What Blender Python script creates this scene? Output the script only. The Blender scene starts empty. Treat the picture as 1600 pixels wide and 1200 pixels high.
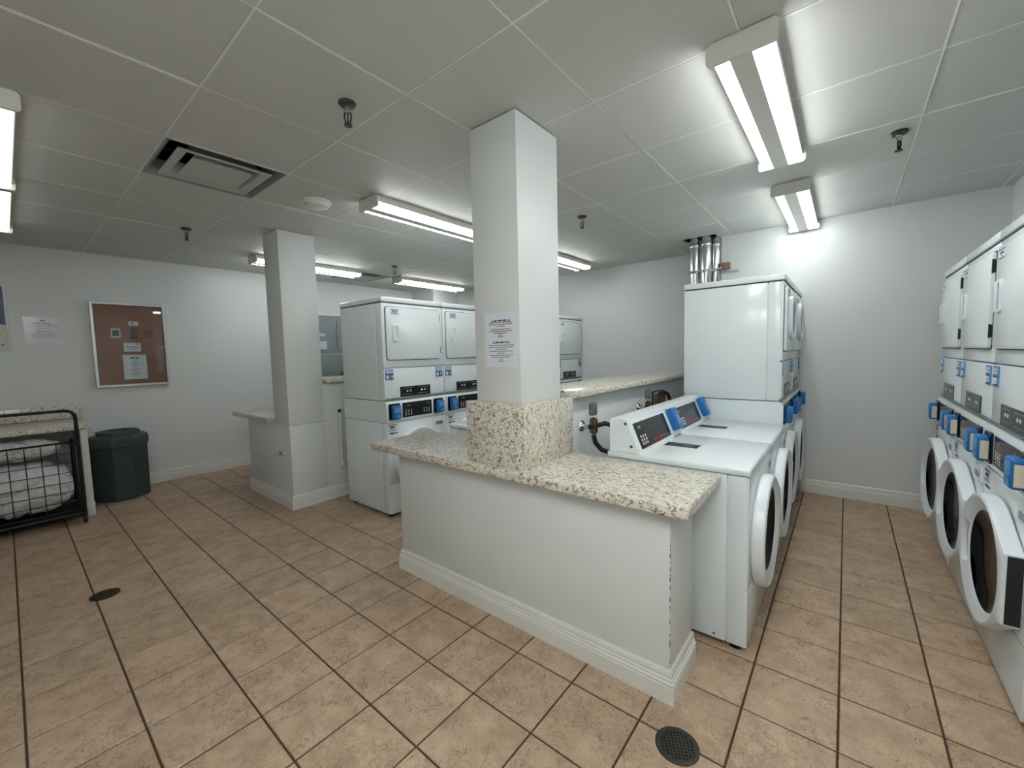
import bpy, bmesh, math, random
from mathutils import Vector, Matrix, noise
S = 0.296                      # one floor-tile pitch in metres; every length below is in pitches
C = bpy.context.scene.collection
SC = bpy.context.scene
rnd = random.Random(7)
PI = math.pi

# ------------------------------------------------------------------ camera, world, exposure
cd = bpy.data.cameras.new('camera'); co = bpy.data.objects.new('camera', cd); C.objects.link(co)
cd.sensor_fit = 'HORIZONTAL'; cd.sensor_width = 36; cd.lens = 643.11 / 1600 * 36; cd.clip_start = 0.02
R_ = Vector((0.777, 0.629, -0.024)).normalized(); F_ = Vector((-0.628, 0.774, -0.074))
F_ = (F_ - R_ * F_.dot(R_)).normalized(); U_ = R_.cross(F_)
M = Matrix((R_, U_, -F_)).transposed().to_4x4(); M.translation = Vector((3.948, -4.834, 4.755)) * S
co.matrix_world = M
SC.camera = co
w = bpy.data.worlds.new('world'); SC.world = w; w.use_nodes = True
w.node_tree.nodes['Background'].inputs[0].default_value = (.8, .85, .9, 1)
w.node_tree.nodes['Background'].inputs[1].default_value = .05
SC.view_settings.view_transform = 'Standard'; SC.view_settings.look = 'None'
SC.view_settings.gamma = 1; SC.view_settings.use_curve_mapping = False
SC.view_settings.exposure = 0.4
TUBE = 15.0

# ------------------------------------------------------------------ materials
def srgb(r, g, b):
    f = lambda c: (c / 255 / 12.92) if c / 255 <= .04045 else ((c / 255 + .055) / 1.055) ** 2.4
    return (f(r), f(g), f(b), 1)
MATS = {}
def mat(name, col, rough=.5, metal=0., spec=.5, bump=0., bscale=200., var=0., vscale=6., coat=0.):
    m = bpy.data.materials.new(name); m.use_nodes = True; nt = m.node_tree; b = nt.nodes['Principled BSDF']
    b.inputs['Base Color'].default_value = col; b.inputs['Roughness'].default_value = rough
    b.inputs['Metallic'].default_value = metal; b.inputs['Specular IOR Level'].default_value = spec
    b.inputs['Coat Weight'].default_value = coat
    tc = nt.nodes.new('ShaderNodeTexCoord')
    if bump:
        n = nt.nodes.new('ShaderNodeTexNoise'); n.inputs['Scale'].default_value = bscale; n.inputs['Detail'].default_value = 3
        bp = nt.nodes.new('ShaderNodeBump'); bp.inputs['Strength'].default_value = bump; bp.inputs['Distance'].default_value = .002
        nt.links.new(tc.outputs['Object'], n.inputs['Vector']); nt.links.new(n.outputs['Fac'], bp.inputs['Height'])
        nt.links.new(bp.outputs['Normal'], b.inputs['Normal'])
    if var:
        n = nt.nodes.new('ShaderNodeTexNoise'); n.inputs['Scale'].default_value = vscale; n.inputs['Detail'].default_value = 5
        r = nt.nodes.new('ShaderNodeMapRange'); r.inputs[3].default_value = 1 - var; r.inputs[4].default_value = 1 + var
        mx = nt.nodes.new('ShaderNodeMix'); mx.data_type = 'RGBA'; mx.blend_type = 'MULTIPLY'; mx.inputs[0].default_value = 1
        mx.inputs[6].default_value = col
        nt.links.new(tc.outputs['Object'], n.inputs['Vector']); nt.links.new(n.outputs['Fac'], r.inputs[0])
        nt.links.new(r.outputs[0], mx.inputs[7]); nt.links.new(mx.outputs[2], b.inputs['Base Color'])
    MATS[name] = m
    return m
WALL = mat('wall_paint', srgb(214, 217, 216), .42, bump=.25, bscale=140, var=.03, vscale=2)
CEIL = mat('ceiling_paint', srgb(200, 201, 197), .6, bump=.35, bscale=260, var=.03, vscale=3)
TEE = mat('tee_paint', srgb(232, 233, 228), .5, var=.12, vscale=8)
PLENUM = mat('plenum_dark', srgb(70, 68, 66), .9, var=.2)
TRIM = mat('trim_paint', srgb(220, 220, 214), .38, bump=.1, bscale=60, var=.05, vscale=5)
WHITE = mat('appliance_enamel', srgb(224, 232, 234), .19, bump=.02, bscale=900, var=.012, vscale=3, coat=.15)
WHITEP = mat('appliance_plastic', srgb(226, 231, 235), .3, var=.01)
SEAM = mat('seam_dark', srgb(60, 64, 66), .7, var=.1)  # dark grey for screws and for shade painted into panel gaps
BLACK = mat('panel_black', srgb(16, 17, 19), .18, var=.2)
BLACKM = mat('matt_black', srgb(24, 24, 25), .55, var=.2)
RUBBER = mat('rubber_black', srgb(18, 18, 18), .6, var=.2)
KEY = mat('key_grey', srgb(190, 192, 190), .4, var=.05)
GREYTXT = mat('print_grey', srgb(120, 124, 126), .5, var=.05)
GOLD = mat('display_amber', srgb(105, 98, 50), .3, var=.1)
RED = mat('print_red', srgb(200, 40, 45), .45, var=.05)
BLUE = mat('reader_blue', srgb(22, 105, 170), .3, var=.08, vscale=10)
BLUED = mat('reader_blue_dark', srgb(20, 62, 120), .4, var=.08)
STICK = mat('sticker_blue', srgb(100, 150, 195), .4, var=.04)
STICKD = mat('sticker_navy', srgb(38, 72, 112), .4, var=.04)
CREAM = mat('reader_cream', srgb(214, 204, 186), .4, var=.04)
PAPER = mat('paper_white', srgb(222, 224, 232), .7, var=.02)
INK = mat('ink_dark', srgb(70, 72, 82), .7, var=.1)
INKP = mat('ink_pink', srgb(170, 130, 135), .7, var=.1)
CHROME = mat('chrome', srgb(190, 192, 194), .18, 1., var=.1)
DARKMETAL = mat('dark_metal', srgb(85, 84, 80), .35, 1., var=.25, vscale=30)
ALU = mat('aluminium', srgb(200, 202, 204), .35, .8, var=.05)
COPPER = mat('copper_tone', srgb(170, 110, 60), .5, .3, var=.15)
BRASS = mat('brass', srgb(120, 108, 80), .3, 1., var=.1)
BINM = mat('bin_plastic', srgb(48, 58, 62), .5, bump=.2, bscale=300, var=.06)
BINL = mat('bin_lid_plastic', srgb(56, 68, 72), .45, bump=.2, bscale=300, var=.06)
WIRE = mat('black_wire', srgb(20, 20, 21), .4, .3, var=.1)
CLOTH = mat('white_cloth', srgb(215, 215, 216), .9, bump=.4, bscale=90, var=.05, vscale=7)
GALVB = mat('machine_back_metal', srgb(150, 160, 162), .45, .55, var=.12, vscale=8)
DUCTG = mat('vent_metal', srgb(150, 152, 152), .4, .1, var=.12)
VENTW = mat('vent_paint', srgb(185, 186, 182), .5, var=.1)
PVC = mat('pvc_white', srgb(205, 208, 206), .4, var=.06)
DRAINM = mat('drain_metal', srgb(62, 62, 56), .5, .6, var=.3, vscale=40)
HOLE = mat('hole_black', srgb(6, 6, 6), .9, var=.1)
DRUM = mat('drum_steel', srgb(60, 62, 66), .3, .9, var=.15)
NAVY = mat('poster_navy', srgb(35, 55, 100), .35, var=.05)
POSTC = mat('poster_cream', srgb(205, 200, 188), .4, var=.04)
FRAMEW = mat('frame_white', srgb(205, 206, 206), .35, var=.03)
LAMPW = mat('lamp_housing', srgb(214, 212, 204), .35, var=.03)
GREYM = mat('cast_grey', srgb(112, 112, 108), .5, .3, var=.15, vscale=20)
WOOD = mat('wood_block', srgb(140, 112, 88), .6, var=.2, vscale=20)

def emis(name, col, s):
    m = bpy.data.materials.new(name); m.use_nodes = True; nt = m.node_tree; b = nt.nodes['Principled BSDF']
    b.inputs['Base Color'].default_value = (.9, .9, .9, 1)
    n = nt.nodes.new('ShaderNodeTexNoise'); n.inputs['Scale'].default_value = 2
    r = nt.nodes.new('ShaderNodeMapRange'); r.inputs[3].default_value = s * .97; r.inputs[4].default_value = s * 1.03
    tc = nt.nodes.new('ShaderNodeTexCoord'); nt.links.new(tc.outputs['Object'], n.inputs['Vector'])
    nt.links.new(n.outputs['Fac'], r.inputs[0]); nt.links.new(r.outputs[0], b.inputs['Emission Strength'])
    b.inputs['Emission Color'].default_value = col
    return m
def glass(name, tint, refl=.08, rough=.02):
    m = bpy.data.materials.new(name); m.use_nodes = True; nt = m.node_tree
    for n in list(nt.nodes):
        if n.type == 'BSDF_PRINCIPLED': nt.nodes.remove(n)
    o = nt.nodes['Material Output']; t = nt.nodes.new('ShaderNodeBsdfTransparent'); t.inputs[0].default_value = tint
    g = nt.nodes.new('ShaderNodeBsdfGlossy'); g.inputs['Roughness'].default_value = rough
    lw = nt.nodes.new('ShaderNodeLayerWeight'); pw = nt.nodes.new('ShaderNodeMath'); pw.operation = 'POWER'; pw.inputs[1].default_value = 5
    fr = nt.nodes.new('ShaderNodeMapRange'); fr.inputs[3].default_value = .045; fr.inputs[4].default_value = .9
    nt.links.new(lw.outputs['Facing'], pw.inputs[0]); lw.inputs[0].default_value = .5; nt.links.new(pw.outputs[0], fr.inputs[0])
    mx = nt.nodes.new('ShaderNodeMixShader')
    nt.links.new(fr.outputs[0], mx.inputs[0]); nt.links.new(t.outputs[0], mx.inputs[1]); nt.links.new(g.outputs[0], mx.inputs[2])
    nt.links.new(mx.outputs[0], o.inputs[0])
    return m
PANE = glass('pane_glass', (.93, .95, .95, 1))
DOORGLASS = glass('door_glass', (.12, .12, .13, 1))
LAMGLASS = glass('laminate_film', (.97, .97, .97, 1))

def tile_mat():
    m = bpy.data.materials.new('floor_tile_ceramic'); m.use_nodes = True; nt = m.node_tree; b = nt.nodes['Principled BSDF']
    L = nt.links.new; N = nt.nodes.new
    g = N('ShaderNodeNewGeometry'); oi = N('ShaderNodeObjectInfo')
    add = N('ShaderNodeVectorMath'); add.operation = 'MULTIPLY_ADD'
    # every tile is its own casting: the pattern jumps from tile to tile
    fl = N('ShaderNodeVectorMath'); fl.operation = 'FLOOR'; sc = N('ShaderNodeVectorMath'); sc.operation = 'SCALE'; sc.inputs['Scale'].default_value = 1 / S
    L(g.outputs['Position'], sc.inputs[0]); L(sc.outputs[0], fl.inputs[0])
    wn = N('ShaderNodeTexWhiteNoise'); wn.noise_dimensions = '2D'; L(fl.outputs[0], wn.inputs['Vector'])
    L(wn.outputs['Color'], add.inputs[0]); add.inputs[1].default_value = (7, 7, 7); L(g.outputs['Position'], add.inputs[2])
    n1 = N('ShaderNodeTexNoise'); n1.inputs['Scale'].default_value = 9; n1.inputs['Detail'].default_value = 6; n1.inputs['Roughness'].default_value = .65
    n2 = N('ShaderNodeTexNoise'); n2.inputs['Scale'].default_value = 120; n2.inputs['Detail'].default_value = 3
    n3 = N('ShaderNodeTexNoise'); n3.inputs['Scale'].default_value = 13; n3.inputs['Detail'].default_value = 5; n3.inputs['Roughness'].default_value = .6; n3.inputs['Distortion'].default_value = 1.6
    for n in (n1, n2, n3): L(add.outputs[0], n.inputs['Vector'])
    cr = N('ShaderNodeValToRGB'); e = cr.color_ramp.elements
    e[0].position = .3; e[0].color = srgb(163, 138, 115); e[1].position = .72; e[1].color = srgb(196, 172, 147)
    L(n1.outputs['Fac'], cr.inputs[0])
    # thin scratchy veins: where the warped noise crosses .5
    sb = N('ShaderNodeMath'); sb.operation = 'SUBTRACT'; sb.inputs[1].default_value = .5; L(n3.outputs['Fac'], sb.inputs[0])
    ab = N('ShaderNodeMath'); ab.operation = 'ABSOLUTE'; L(sb.outputs[0], ab.inputs[0])
    mr = N('ShaderNodeMapRange'); mr.inputs[1].default_value = 0; mr.inputs[2].default_value = .016; mr.inputs[3].default_value = 1; mr.inputs[4].default_value = 0; L(ab.outputs[0], mr.inputs[0])
    msk = N('ShaderNodeMapRange'); msk.inputs[1].default_value = .5; msk.inputs[2].default_value = .68; L(n1.outputs['Fac'], msk.inputs[0])
    inv = N('ShaderNodeMath'); inv.operation = 'MULTIPLY'; L(mr.outputs[0], inv.inputs[0])
    m2 = N('ShaderNodeMapRange'); m2.inputs[1].default_value = .47; m2.inputs[2].default_value = .6; m2.inputs[3].default_value = .8; m2.inputs[4].default_value = 0
    n4 = N('ShaderNodeTexNoise'); n4.inputs['Scale'].default_value = 6; L(add.outputs[0], n4.inputs['Vector']); L(n4.outputs['Fac'], m2.inputs[0]); L(m2.outputs[0], inv.inputs[1])
    mx = N('ShaderNodeMix'); mx.data_type = 'RGBA'; L(inv.outputs[0], mx.inputs[0]); L(cr.outputs[0], mx.inputs[6]); mx.inputs[7].default_value = srgb(84, 66, 52)
    sp = N('ShaderNodeMapRange'); sp.inputs[1].default_value = .3; sp.inputs[2].default_value = .7; sp.inputs[3].default_value = .88; sp.inputs[4].default_value = 1.1; L(n2.outputs['Fac'], sp.inputs[0])
    tv = N('ShaderNodeMapRange'); tv.inputs[3].default_value = .93; tv.inputs[4].default_value = 1.05; L(wn.outputs['Value'], tv.inputs[0])
    pm = N('ShaderNodeMath'); pm.operation = 'MULTIPLY'; L(sp.outputs[0], pm.inputs[0]); L(tv.outputs[0], pm.inputs[1])
    mm = N('ShaderNodeMix'); mm.data_type = 'RGBA'; mm.blend_type = 'MULTIPLY'; mm.inputs[0].default_value = 1
    L(mx.outputs[2], mm.inputs[6]); L(pm.outputs[0], mm.inputs[7]); L(mm.outputs[2], b.inputs['Base Color'])
    b.inputs['Roughness'].default_value = .45; b.inputs['Specular IOR Level'].default_value = .35
    bp = N('ShaderNodeBump'); bp.inputs['Strength'].default_value = .35; bp.inputs['Distance'].default_value = .004
    L(n1.outputs['Fac'], bp.inputs['Height']); L(bp.outputs['Normal'], b.inputs['Normal'])
    return m
TILE = tile_mat()
GROUT = mat('grout_brown', srgb(72, 54, 42), .9, bump=.3, bscale=300, var=.15, vscale=9)

def granite(name, base, dark, grey, tan, k=1.0):
    m = bpy.data.materials.new(name); m.use_nodes = True; nt = m.node_tree; b = nt.nodes['Principled BSDF']
    L = nt.links.new; N = nt.nodes.new; g = N('ShaderNodeNewGeometry')
    def noise_(s, d=5, r=.65, dist=0.):
        n = N('ShaderNodeTexNoise'); n.inputs['Scale'].default_value = s * k; n.inputs['Detail'].default_value = d
        n.inputs['Roughness'].default_value = r; n.inputs['Distortion'].default_value = dist; L(vr.outputs['Vector'] , n.inputs['Vector']); return n.outputs['Fac']
    vr = N('ShaderNodeMapping'); vr.inputs['Rotation'].default_value = (.5, .4, .7); vr.inputs['Scale'].default_value = (1, 1.9, 1.2); L(g.outputs['Position'], vr.inputs['Vector'])
    def thr(f, a, c, hi=1.):
        q = N('ShaderNodeMapRange'); q.inputs[1].default_value = a; q.inputs[2].default_value = c; q.inputs[4].default_value = hi; L(f, q.inputs[0]); return q.outputs[0]
    def mix(fac, a, c):
        x = N('ShaderNodeMix'); x.data_type = 'RGBA'; L(fac, x.inputs[0])
        if isinstance(a, tuple): x.inputs[6].default_value = a
        else: L(a, x.inputs[6])
        x.inputs[7].default_value = c; return x.outputs[2]
    c = mix(thr(noise_(14, 4, .6, .4), .56, .72, .9), base, tan)
    c = mix(thr(noise_(38, 5, .7, .8), .53, .61, .85), c, grey)
    c = mix(thr(noise_(75, 4, .65, 1.2), .565, .61, .95), c, dark)
    c = mix(thr(noise_(24, 6, .75, 1.5), .61, .65, .92), c, dark)
    L(c, b.inputs['Base Color']); b.inputs['Roughness'].default_value = .16; b.inputs['Specular IOR Level'].default_value = .5
    return m
GRAN = granite('granite_speckled', srgb(226, 219, 204), srgb(46, 42, 40), srgb(124, 120, 114), srgb(196, 180, 160))

# ------------------------------------------------------------------ mesh building (lengths in pitches)
class MB:
    def __init__(self): self.v = []; self.f = []
    def add(self, vs, fs):
        o = len(self.v); self.v += [tuple(p) for p in vs]; self.f += [tuple(i + o for i in q) for q in fs]; return self
    def bm(self, b):
        b.verts.index_update(); self.add([v.co[:] for v in b.verts], [[v.index for v in f.verts] for f in b.faces]); b.free(); return self
    def box(self, x0, x1, y0, y1, z0, z1, bev=0, seg=2):
        x0, x1 = min(x0, x1), max(x0, x1); y0, y1 = min(y0, y1), max(y0, y1); z0, z1 = min(z0, z1), max(z0, z1)
        b = bmesh.new(); bmesh.ops.create_cube(b, size=1)
        for v in b.verts:
            v.co = Vector((x0 if v.co.x < 0 else x1, y0 if v.co.y < 0 else y1, z0 if v.co.z < 0 else z1))
        if bev: bmesh.ops.bevel(b, geom=b.edges[:], offset=bev, segments=seg, affect='EDGES', profile=.5, clamp_overlap=True)
        return self.bm(b)
    def prism(self, pts, axis, a, b_):
        # pts: polygon in the two other axes (order kept), extruded from a to b_ along axis
        n = len(pts)
        def P(u, v, t): return {'x': (t, u, v), 'y': (u, t, v), 'z': (u, v, t)}[axis]
        vs = [P(u, v, a) for u, v in pts] + [P(u, v, b_) for u, v in pts]
        fs = [tuple(range(n))[::-1], tuple(range(n, 2 * n))] + [(i, (i + 1) % n, n + (i + 1) % n, n + i) for i in range(n)]
        b = bmesh.new(); bv = [b.verts.new(p) for p in vs]
        for q in fs: b.faces.new([bv[i] for i in q])
        bmesh.ops.recalc_face_normals(b, faces=b.faces[:])
        return self.bm(b)
    def cyl(self, p0, p1, r, n=16, r1=None):
        return self.tube([p0, p1], r, n, radii=[r, r if r1 is None else r1])
    def tube(self, pts, r, n=8, closed=False, radii=None, cap=True):
        pts = [Vector(p) for p in pts]; k = len(pts); vs = []; prev = None
        for i, p in enumerate(pts):
            a = pts[(i - 1) % k] if (i > 0 or closed) else p; c = pts[(i + 1) % k] if (i < k - 1 or closed) else p
            t = (c - a).normalized()
            if prev is None:
                u = t.orthogonal().normalized()
            else:
                u = (prev - t * prev.dot(t)).normalized()
            prev = u; q = t.cross(u); rr = radii[i] if radii else r
            for j in range(n):
                an = 2 * PI * j / n; vs.append(p + (u * math.cos(an) + q * math.sin(an)) * rr)
        fs = []
        for i in range(k if closed else k - 1):
            for j in range(n):
                a = i * n + j; b_ = i * n + (j + 1) % n; c = ((i + 1) % k) * n; fs.append((a, b_, c + (j + 1) % n, c + j))
        if cap and not closed: fs += [tuple(range(n))[::-1], tuple(range((k - 1) * n, k * n))]
        return self.add(vs, fs)
    def lathe(self, prof, c, n=24, axis='z'):
        vs = []; fs = []; m = len(prof)
        for j in range(n):
            a = 2 * PI * j / n
            for r, h in prof:
                p = {'z': (r * math.cos(a), r * math.sin(a), h), 'y': (r * math.cos(a), h, r * math.sin(a)), 'x': (h, r * math.cos(a), r * math.sin(a))}[axis]
                vs.append((p[0] + c[0], p[1] + c[1], p[2] + c[2]))
        for j in range(n):
            for i in range(m - 1): fs.append((j * m + i, ((j + 1) % n) * m + i, ((j + 1) % n) * m + i + 1, j * m + i + 1))
        b = bmesh.new(); bv = [b.verts.new(p) for p in vs]
        for q in fs:
            try: b.faces.new([bv[i] for i in q])
            except ValueError: pass
        bmesh.ops.remove_doubles(b, verts=b.verts[:], dist=1e-5); bmesh.ops.recalc_face_normals(b, faces=b.faces[:])
        return self.bm(b)
    def loops(self, rings, closed_ends=(False, False)):
        n = len(rings[0]); vs = [p for r in rings for p in r]; fs = []
        for i in range(len(rings) - 1):
            for j in range(n): fs.append((i * n + j, i * n + (j + 1) % n, (i + 1) * n + (j + 1) % n, (i + 1) * n + j))
        if closed_ends[0]: fs.append(tuple(range(n))[::-1])
        if closed_ends[1]: fs.append(tuple(range((len(rings) - 1) * n, len(rings) * n)))
        b = bmesh.new(); bv = [b.verts.new(p) for p in vs]
        for q in fs:
            try: b.faces.new([bv[i] for i in q])
            except ValueError: pass
        bmesh.ops.remove_doubles(b, verts=b.verts[:], dist=1e-6); bmesh.ops.recalc_face_normals(b, faces=b.faces[:])
        return self.bm(b)
    def plate(self, x0, x1, z0, z1, y0, y1, r=.05, bev=.0, seg=5):
        # rounded rectangle in the xz plane, from y1 (back) to y0 (front)
        def ring(d, y):
            a0, a1, b0, b1 = x0 + d, x1 - d, z0 + d, z1 - d; rr = max(r - d, .002); o = []
            for cx, cz, s in ((a1 - rr, b1 - rr, 0), (a0 + rr, b1 - rr, 1), (a0 + rr, b0 + rr, 2), (a1 - rr, b0 + rr, 3)):
                for k in range(seg + 1):
                    t = (s + k / seg) * PI / 2; o.append((cx + rr * math.cos(t), y, cz + rr * math.sin(t)))
            return o
        rings = [ring(0, y1)]
        if bev: rings += [ring(0, y0 + bev), ring(bev * .35, y0 + bev * .3), ring(bev, y0)]
        else: rings += [ring(0, y0)]
        return self.loops(rings, (True, True))
    def mesh(self, name, m, ang=35):
        me = bpy.data.meshes.new(name); me.from_pydata([(x * S, y * S, z * S) for x, y, z in self.v], [], self.f)
        me.materials.append(m); me.polygons.foreach_set('use_smooth', [True] * len(me.polygons)); me.set_sharp_from_angle(angle=math.radians(ang)); me.update()
        return me
CACHE = {}
def link(name, me, parent=None, loc=None, rot=None):
    o = bpy.data.objects.new(name, me); C.objects.link(o)
    if parent is not None: o.parent = parent
    if loc is not None: o.location = [c * S for c in loc]
    if rot is not None: o.rotation_euler = rot
    return o
def part(name, mb, m, parent=None, ang=35, label=None, **k):
    o = link(name, mb.mesh(name, m, ang), parent, **k)
    if label: o['label'] = label
    return o
def cpart(key, name, fn, m, parent, label=None, **k):
    if key not in CACHE: CACHE[key] = fn().mesh(name, m)
    o = link(name, CACHE[key], parent, **k)
    if label: o['label'] = label
    return o
def thing(name, label, cat, loc=(0, 0, 0), rotz=0, group=None):
    o = bpy.data.objects.new(name, None); C.objects.link(o); o.empty_display_size = .05
    o.location = [c * S for c in loc]; o.rotation_euler = (0, 0, rotz); return tag(o, label, cat, group)
def tag(o, label, cat, group=None):
    o['label'] = label; o['category'] = cat
    if group: o['group'] = group
    return o
def struct(o): o['kind'] = 'structure'; return o
def text_mesh(s, size, m, bold=0.):
    key = ('txt', s, size, m.name)
    if key in CACHE: return CACHE[key]
    cu = bpy.data.curves.new('t', 'FONT'); cu.body = s; cu.size = size * S; cu.align_x = 'CENTER'; cu.align_y = 'CENTER'
    cu.extrude = .0006; cu.offset = bold * S; cu.resolution_u = 2
    o = bpy.data.objects.new('t', cu); C.objects.link(o); dg = bpy.context.evaluated_depsgraph_get()
    me = bpy.data.meshes.new_from_object(o.evaluated_get(dg)); me.materials.clear(); me.materials.append(m)
    bpy.data.objects.remove(o); bpy.data.curves.remove(cu); CACHE[key] = me
    return me
def print_lines(rows, y, seed, th=.004):
    # printed rows too fine to read: each row broken into word-long strokes; rows = (cx, z, width, height)
    r = random.Random(seed); mb = MB()
    for cx, z, wd, h in rows:
        x = cx - wd / 2
        while x < cx + wd / 2 - h * .5:
            l = min(r.uniform(1.6, 5) * h, cx + wd / 2 - x); mb.box(x, x + l, y - th, y, z - h / 2, z + h / 2); x += l + h * .7
    return mb

# ------------------------------------------------------------------ room shell
H = 8.68; XW = -17.1; YF = 11.45; YF2 = 13.45; XR = 8.15; YB = -7.6
fb = MB().box(XW - .3, XR + .3, YB - .3, YF2 + .3, -.5, -.014); floor = struct(part('floor', fb, GROUT))
def tile_mb(x0, x1, y0, y1, b=.008):
    m = MB(); zt, zb = 0., -.016
    vs = [(x0, y0, zb), (x1, y0, zb), (x1, y1, zb), (x0, y1, zb), (x0, y0, zt - b), (x1, y0, zt - b), (x1, y1, zt - b), (x0, y1, zt - b),
          (x0 + b, y0 + b, zt), (x1 - b, y0 + b, zt), (x1 - b, y1 - b, zt), (x0 + b, y1 - b, zt)]
    fs = [(8, 9, 10, 11)] + [(i, (i + 1) % 4, 4 + (i + 1) % 4, 4 + i) for i in range(4)] + [(4 + i, 4 + (i + 1) % 4, 8 + (i + 1) % 4, 8 + i) for i in range(4)]
    return m.add(vs, fs)
G = .0125
tme = tile_mb(G, 1 - G, G, 1 - G).mesh('tile', TILE, 20)
def cam_px(x, y, z):
    d = Vector((x, y, z)) - Vector((3.948, -4.834, 4.755)); zc = d.dot(F_)
    if zc < .2: return None
    return 800 + 643 * d.dot(R_) / zc, 600 - 643 * d.dot(U_) / zc, zc
cells = []
def solid_block(x, y):     # cells wholly under walls, machines
    return any(a <= x and x + 1 <= b and c <= y and y + 1 <= d for a, b, c, d in ((-3.8, 2.4, .4, 11.4), (-8.7, -6.3, 1.9, 13.5), (5.7, 8.2, 2.6, 9.6), (5.9, 8.2, -8, 2.6), (-14.5, -9.4, 2.4, 13.5)))
for i in range(math.floor(XW), math.ceil(XR)):
    for j in range(math.floor(YB), math.ceil(YF2)):
        if j >= 11 and i >= .9 and False: continue
        q = [cam_px(i + a, j + b, 0) for a in (.1, .5, .9) for b in (.1, .5, .9)]
        vis = [p for p in q if p and -10 < p[0] < 1610 and -10 < p[1] < 1210]
        sz = (1 / min(p[2] for p in vis)) if vis and not solid_block(i, j) else 0
        cells.append((sz, i, j))
cells.sort(reverse=True); rest = MB()
for k, (sz, i, j) in enumerate(cells):
    x0, x1, y0, y1 = max(i, XW), min(i + 1, XR), max(j, YB), min(j + 1, YF2)
    whole = (x1 - x0 > .99 and y1 - y0 > .99)
    if k < 300 and sz > 0:
        if whole: link('tile', tme, floor, (i, j, rnd.uniform(-.002, .002)), (rnd.uniform(-.002, .002), rnd.uniform(-.002, .002), 0))
        else: part('tile', tile_mb(x0 + G, x1 - G, y0 + G, y1 - G), TILE, floor, 20)
    else:
        t = tile_mb(x0 + G, x1 - G, y0 + G, y1 - G); rest.add(t.v, t.f)
part('tile_field', rest, TILE, floor, 20)['kind'] = 'stuff'

struct(part('wall_left', MB().box(XW - .3, XW, YB, YF2 + .3, -.4, H + 1), WALL))
struct(part('wall_far', MB().box(.42, XR + .3, YF, YF + .3, -.4, H + 1).box(.42, .72, YF + .3, YF2, -.4, H + 1), WALL))
struct(part('wall_far_left', MB().box(XW - .3, .72, YF2, YF2 + .3, -.4, H + 1), WALL))
struct(part('wall_pilaster', MB().box(XW, -15.12, YF, YF2, -.3, H + .3), WALL))
struct(part('wall_right', MB().box(XR, XR + .3, YB, YF, -.4, H + 1), WALL))
struct(part('wall_corner', MB().box(7.1, XR, 9.75, YF, -.3, H + .3), WALL))
struct(part('wall_right_near', MB().box(5.83, XR, YB, 2.5, -.3, H + .3), WALL))
struct(part('wall_back', MB().box(XW - .3, XR + .3, YB - .3, YB, -.4, H + 1), WALL))

PROF = [(0, 0), (.07, 0), (.07, .235), (.06, .245), (.06, .262), (.07, .272), (.066, .29), (.05, .298), (.05, .335), (.034, .345), (.04, .375), (.036, .41), (.018, .44), (0, .44)]
def molding(path, prof=PROF, side=1):
    pts = [Vector((p[0], p[1])) for p in path]; n = len(pts); rings = []
    for i, p in enumerate(pts):
        d0 = (p - pts[i - 1]).normalized() if i > 0 else None; d1 = (pts[i + 1] - p).normalized() if i < n - 1 else None
        n0 = Vector((d0.y, -d0.x)) * side if d0 else None; n1 = Vector((d1.y, -d1.x)) * side if d1 else None
        if n0 is None: o = n1
        elif n1 is None: o = n0
        else: o = (n0 + n1) / max(.2, 1 + n0.dot(n1))
        rings.append([(p.x + o.x * d, p.y + o.y * d, z) for d, z in prof])
    return MB().loops(rings, (True, True))
struct(part('baseboard_left', molding([(XW, YB), (XW, YF), (-15.12, YF), (-15.12, YF2), (-10.3, YF2)]), TRIM))
struct(part('baseboard_far', molding([(2.9, YF), (7.1, YF), (7.1, 9.75)]), TRIM))
struct(part('baseboard_far_left', molding([(-9.3, YF2), (-1.35, YF2)]), TRIM))
struct(part('baseboard_right', molding([(XR, 2.5), (5.83, 2.5), (5.83, YB)], side=1), TRIM))

# ceiling: plenum slab, tees and lay-in panels
PX, PY, PP = .75, -.72, 2.05
ceil = struct(part('ceiling', MB().box(XW - .3, XR + .3, YB - .3, YF2 + .3, H + 1.0, H + 1.3), PLENUM))
xs = [PX + PP * k for k in range(-9, 5)]; ys = [PY + PP * k for k in range(-4, 8)]
vent_cells = {(-4, -1), (-8, 3)}
def panel(x0, x1, y0, y1, b=.012, zt=.05): return MB().box(x0, x1, y0, y1, 0, zt, b, 1)
g2 = .010
pme = panel(g2, PP - g2, g2, PP - g2).mesh('ceiling_panel', CEIL, 20)
for k in range(-9, 5):
    for l in range(-4, 8):
        a0, a1, b0, b1 = PX + PP * k, PX + PP * (k + 1), PY + PP * l, PY + PP * (l + 1)
        x0, x1, y0, y1 = max(a0, XW), min(a1, XR), max(b0, YB), min(b1, YF2)
        if x1 - x0 < .05 or y1 - y0 < .05 or (k, l) in vent_cells: continue
        if x0 >= .6 and y0 >= YF: continue
        dz = rnd.uniform(-.008, .004); tl = (rnd.uniform(-.002, .002), rnd.uniform(-.002, .002), 0)
        if k == -1 and l == 5:    # opening round the exhaust ducts
            m = MB().box(x0 + g2, x1 - g2, y0 + g2, 10.9, 0, .05).box(x0 + g2, -.78, 10.9, 11.58, 0, .05).box(.33, x1 - g2, 10.9, 11.58, 0, .05)
            part('ceiling_panel', m, CEIL, ceil, 20, loc=(0, 0, H)); continue
        if x1 - x0 > PP - .01 and y1 - y0 > PP - .01:
            link('ceiling_panel', pme, ceil, (x0, y0, H + dz), tl)
        else:
            part('ceiling_panel', panel(x0 + g2, x1 - g2, y0 + g2, y1 - g2), CEIL, ceil, 20, loc=(0, 0, H + dz))
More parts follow.
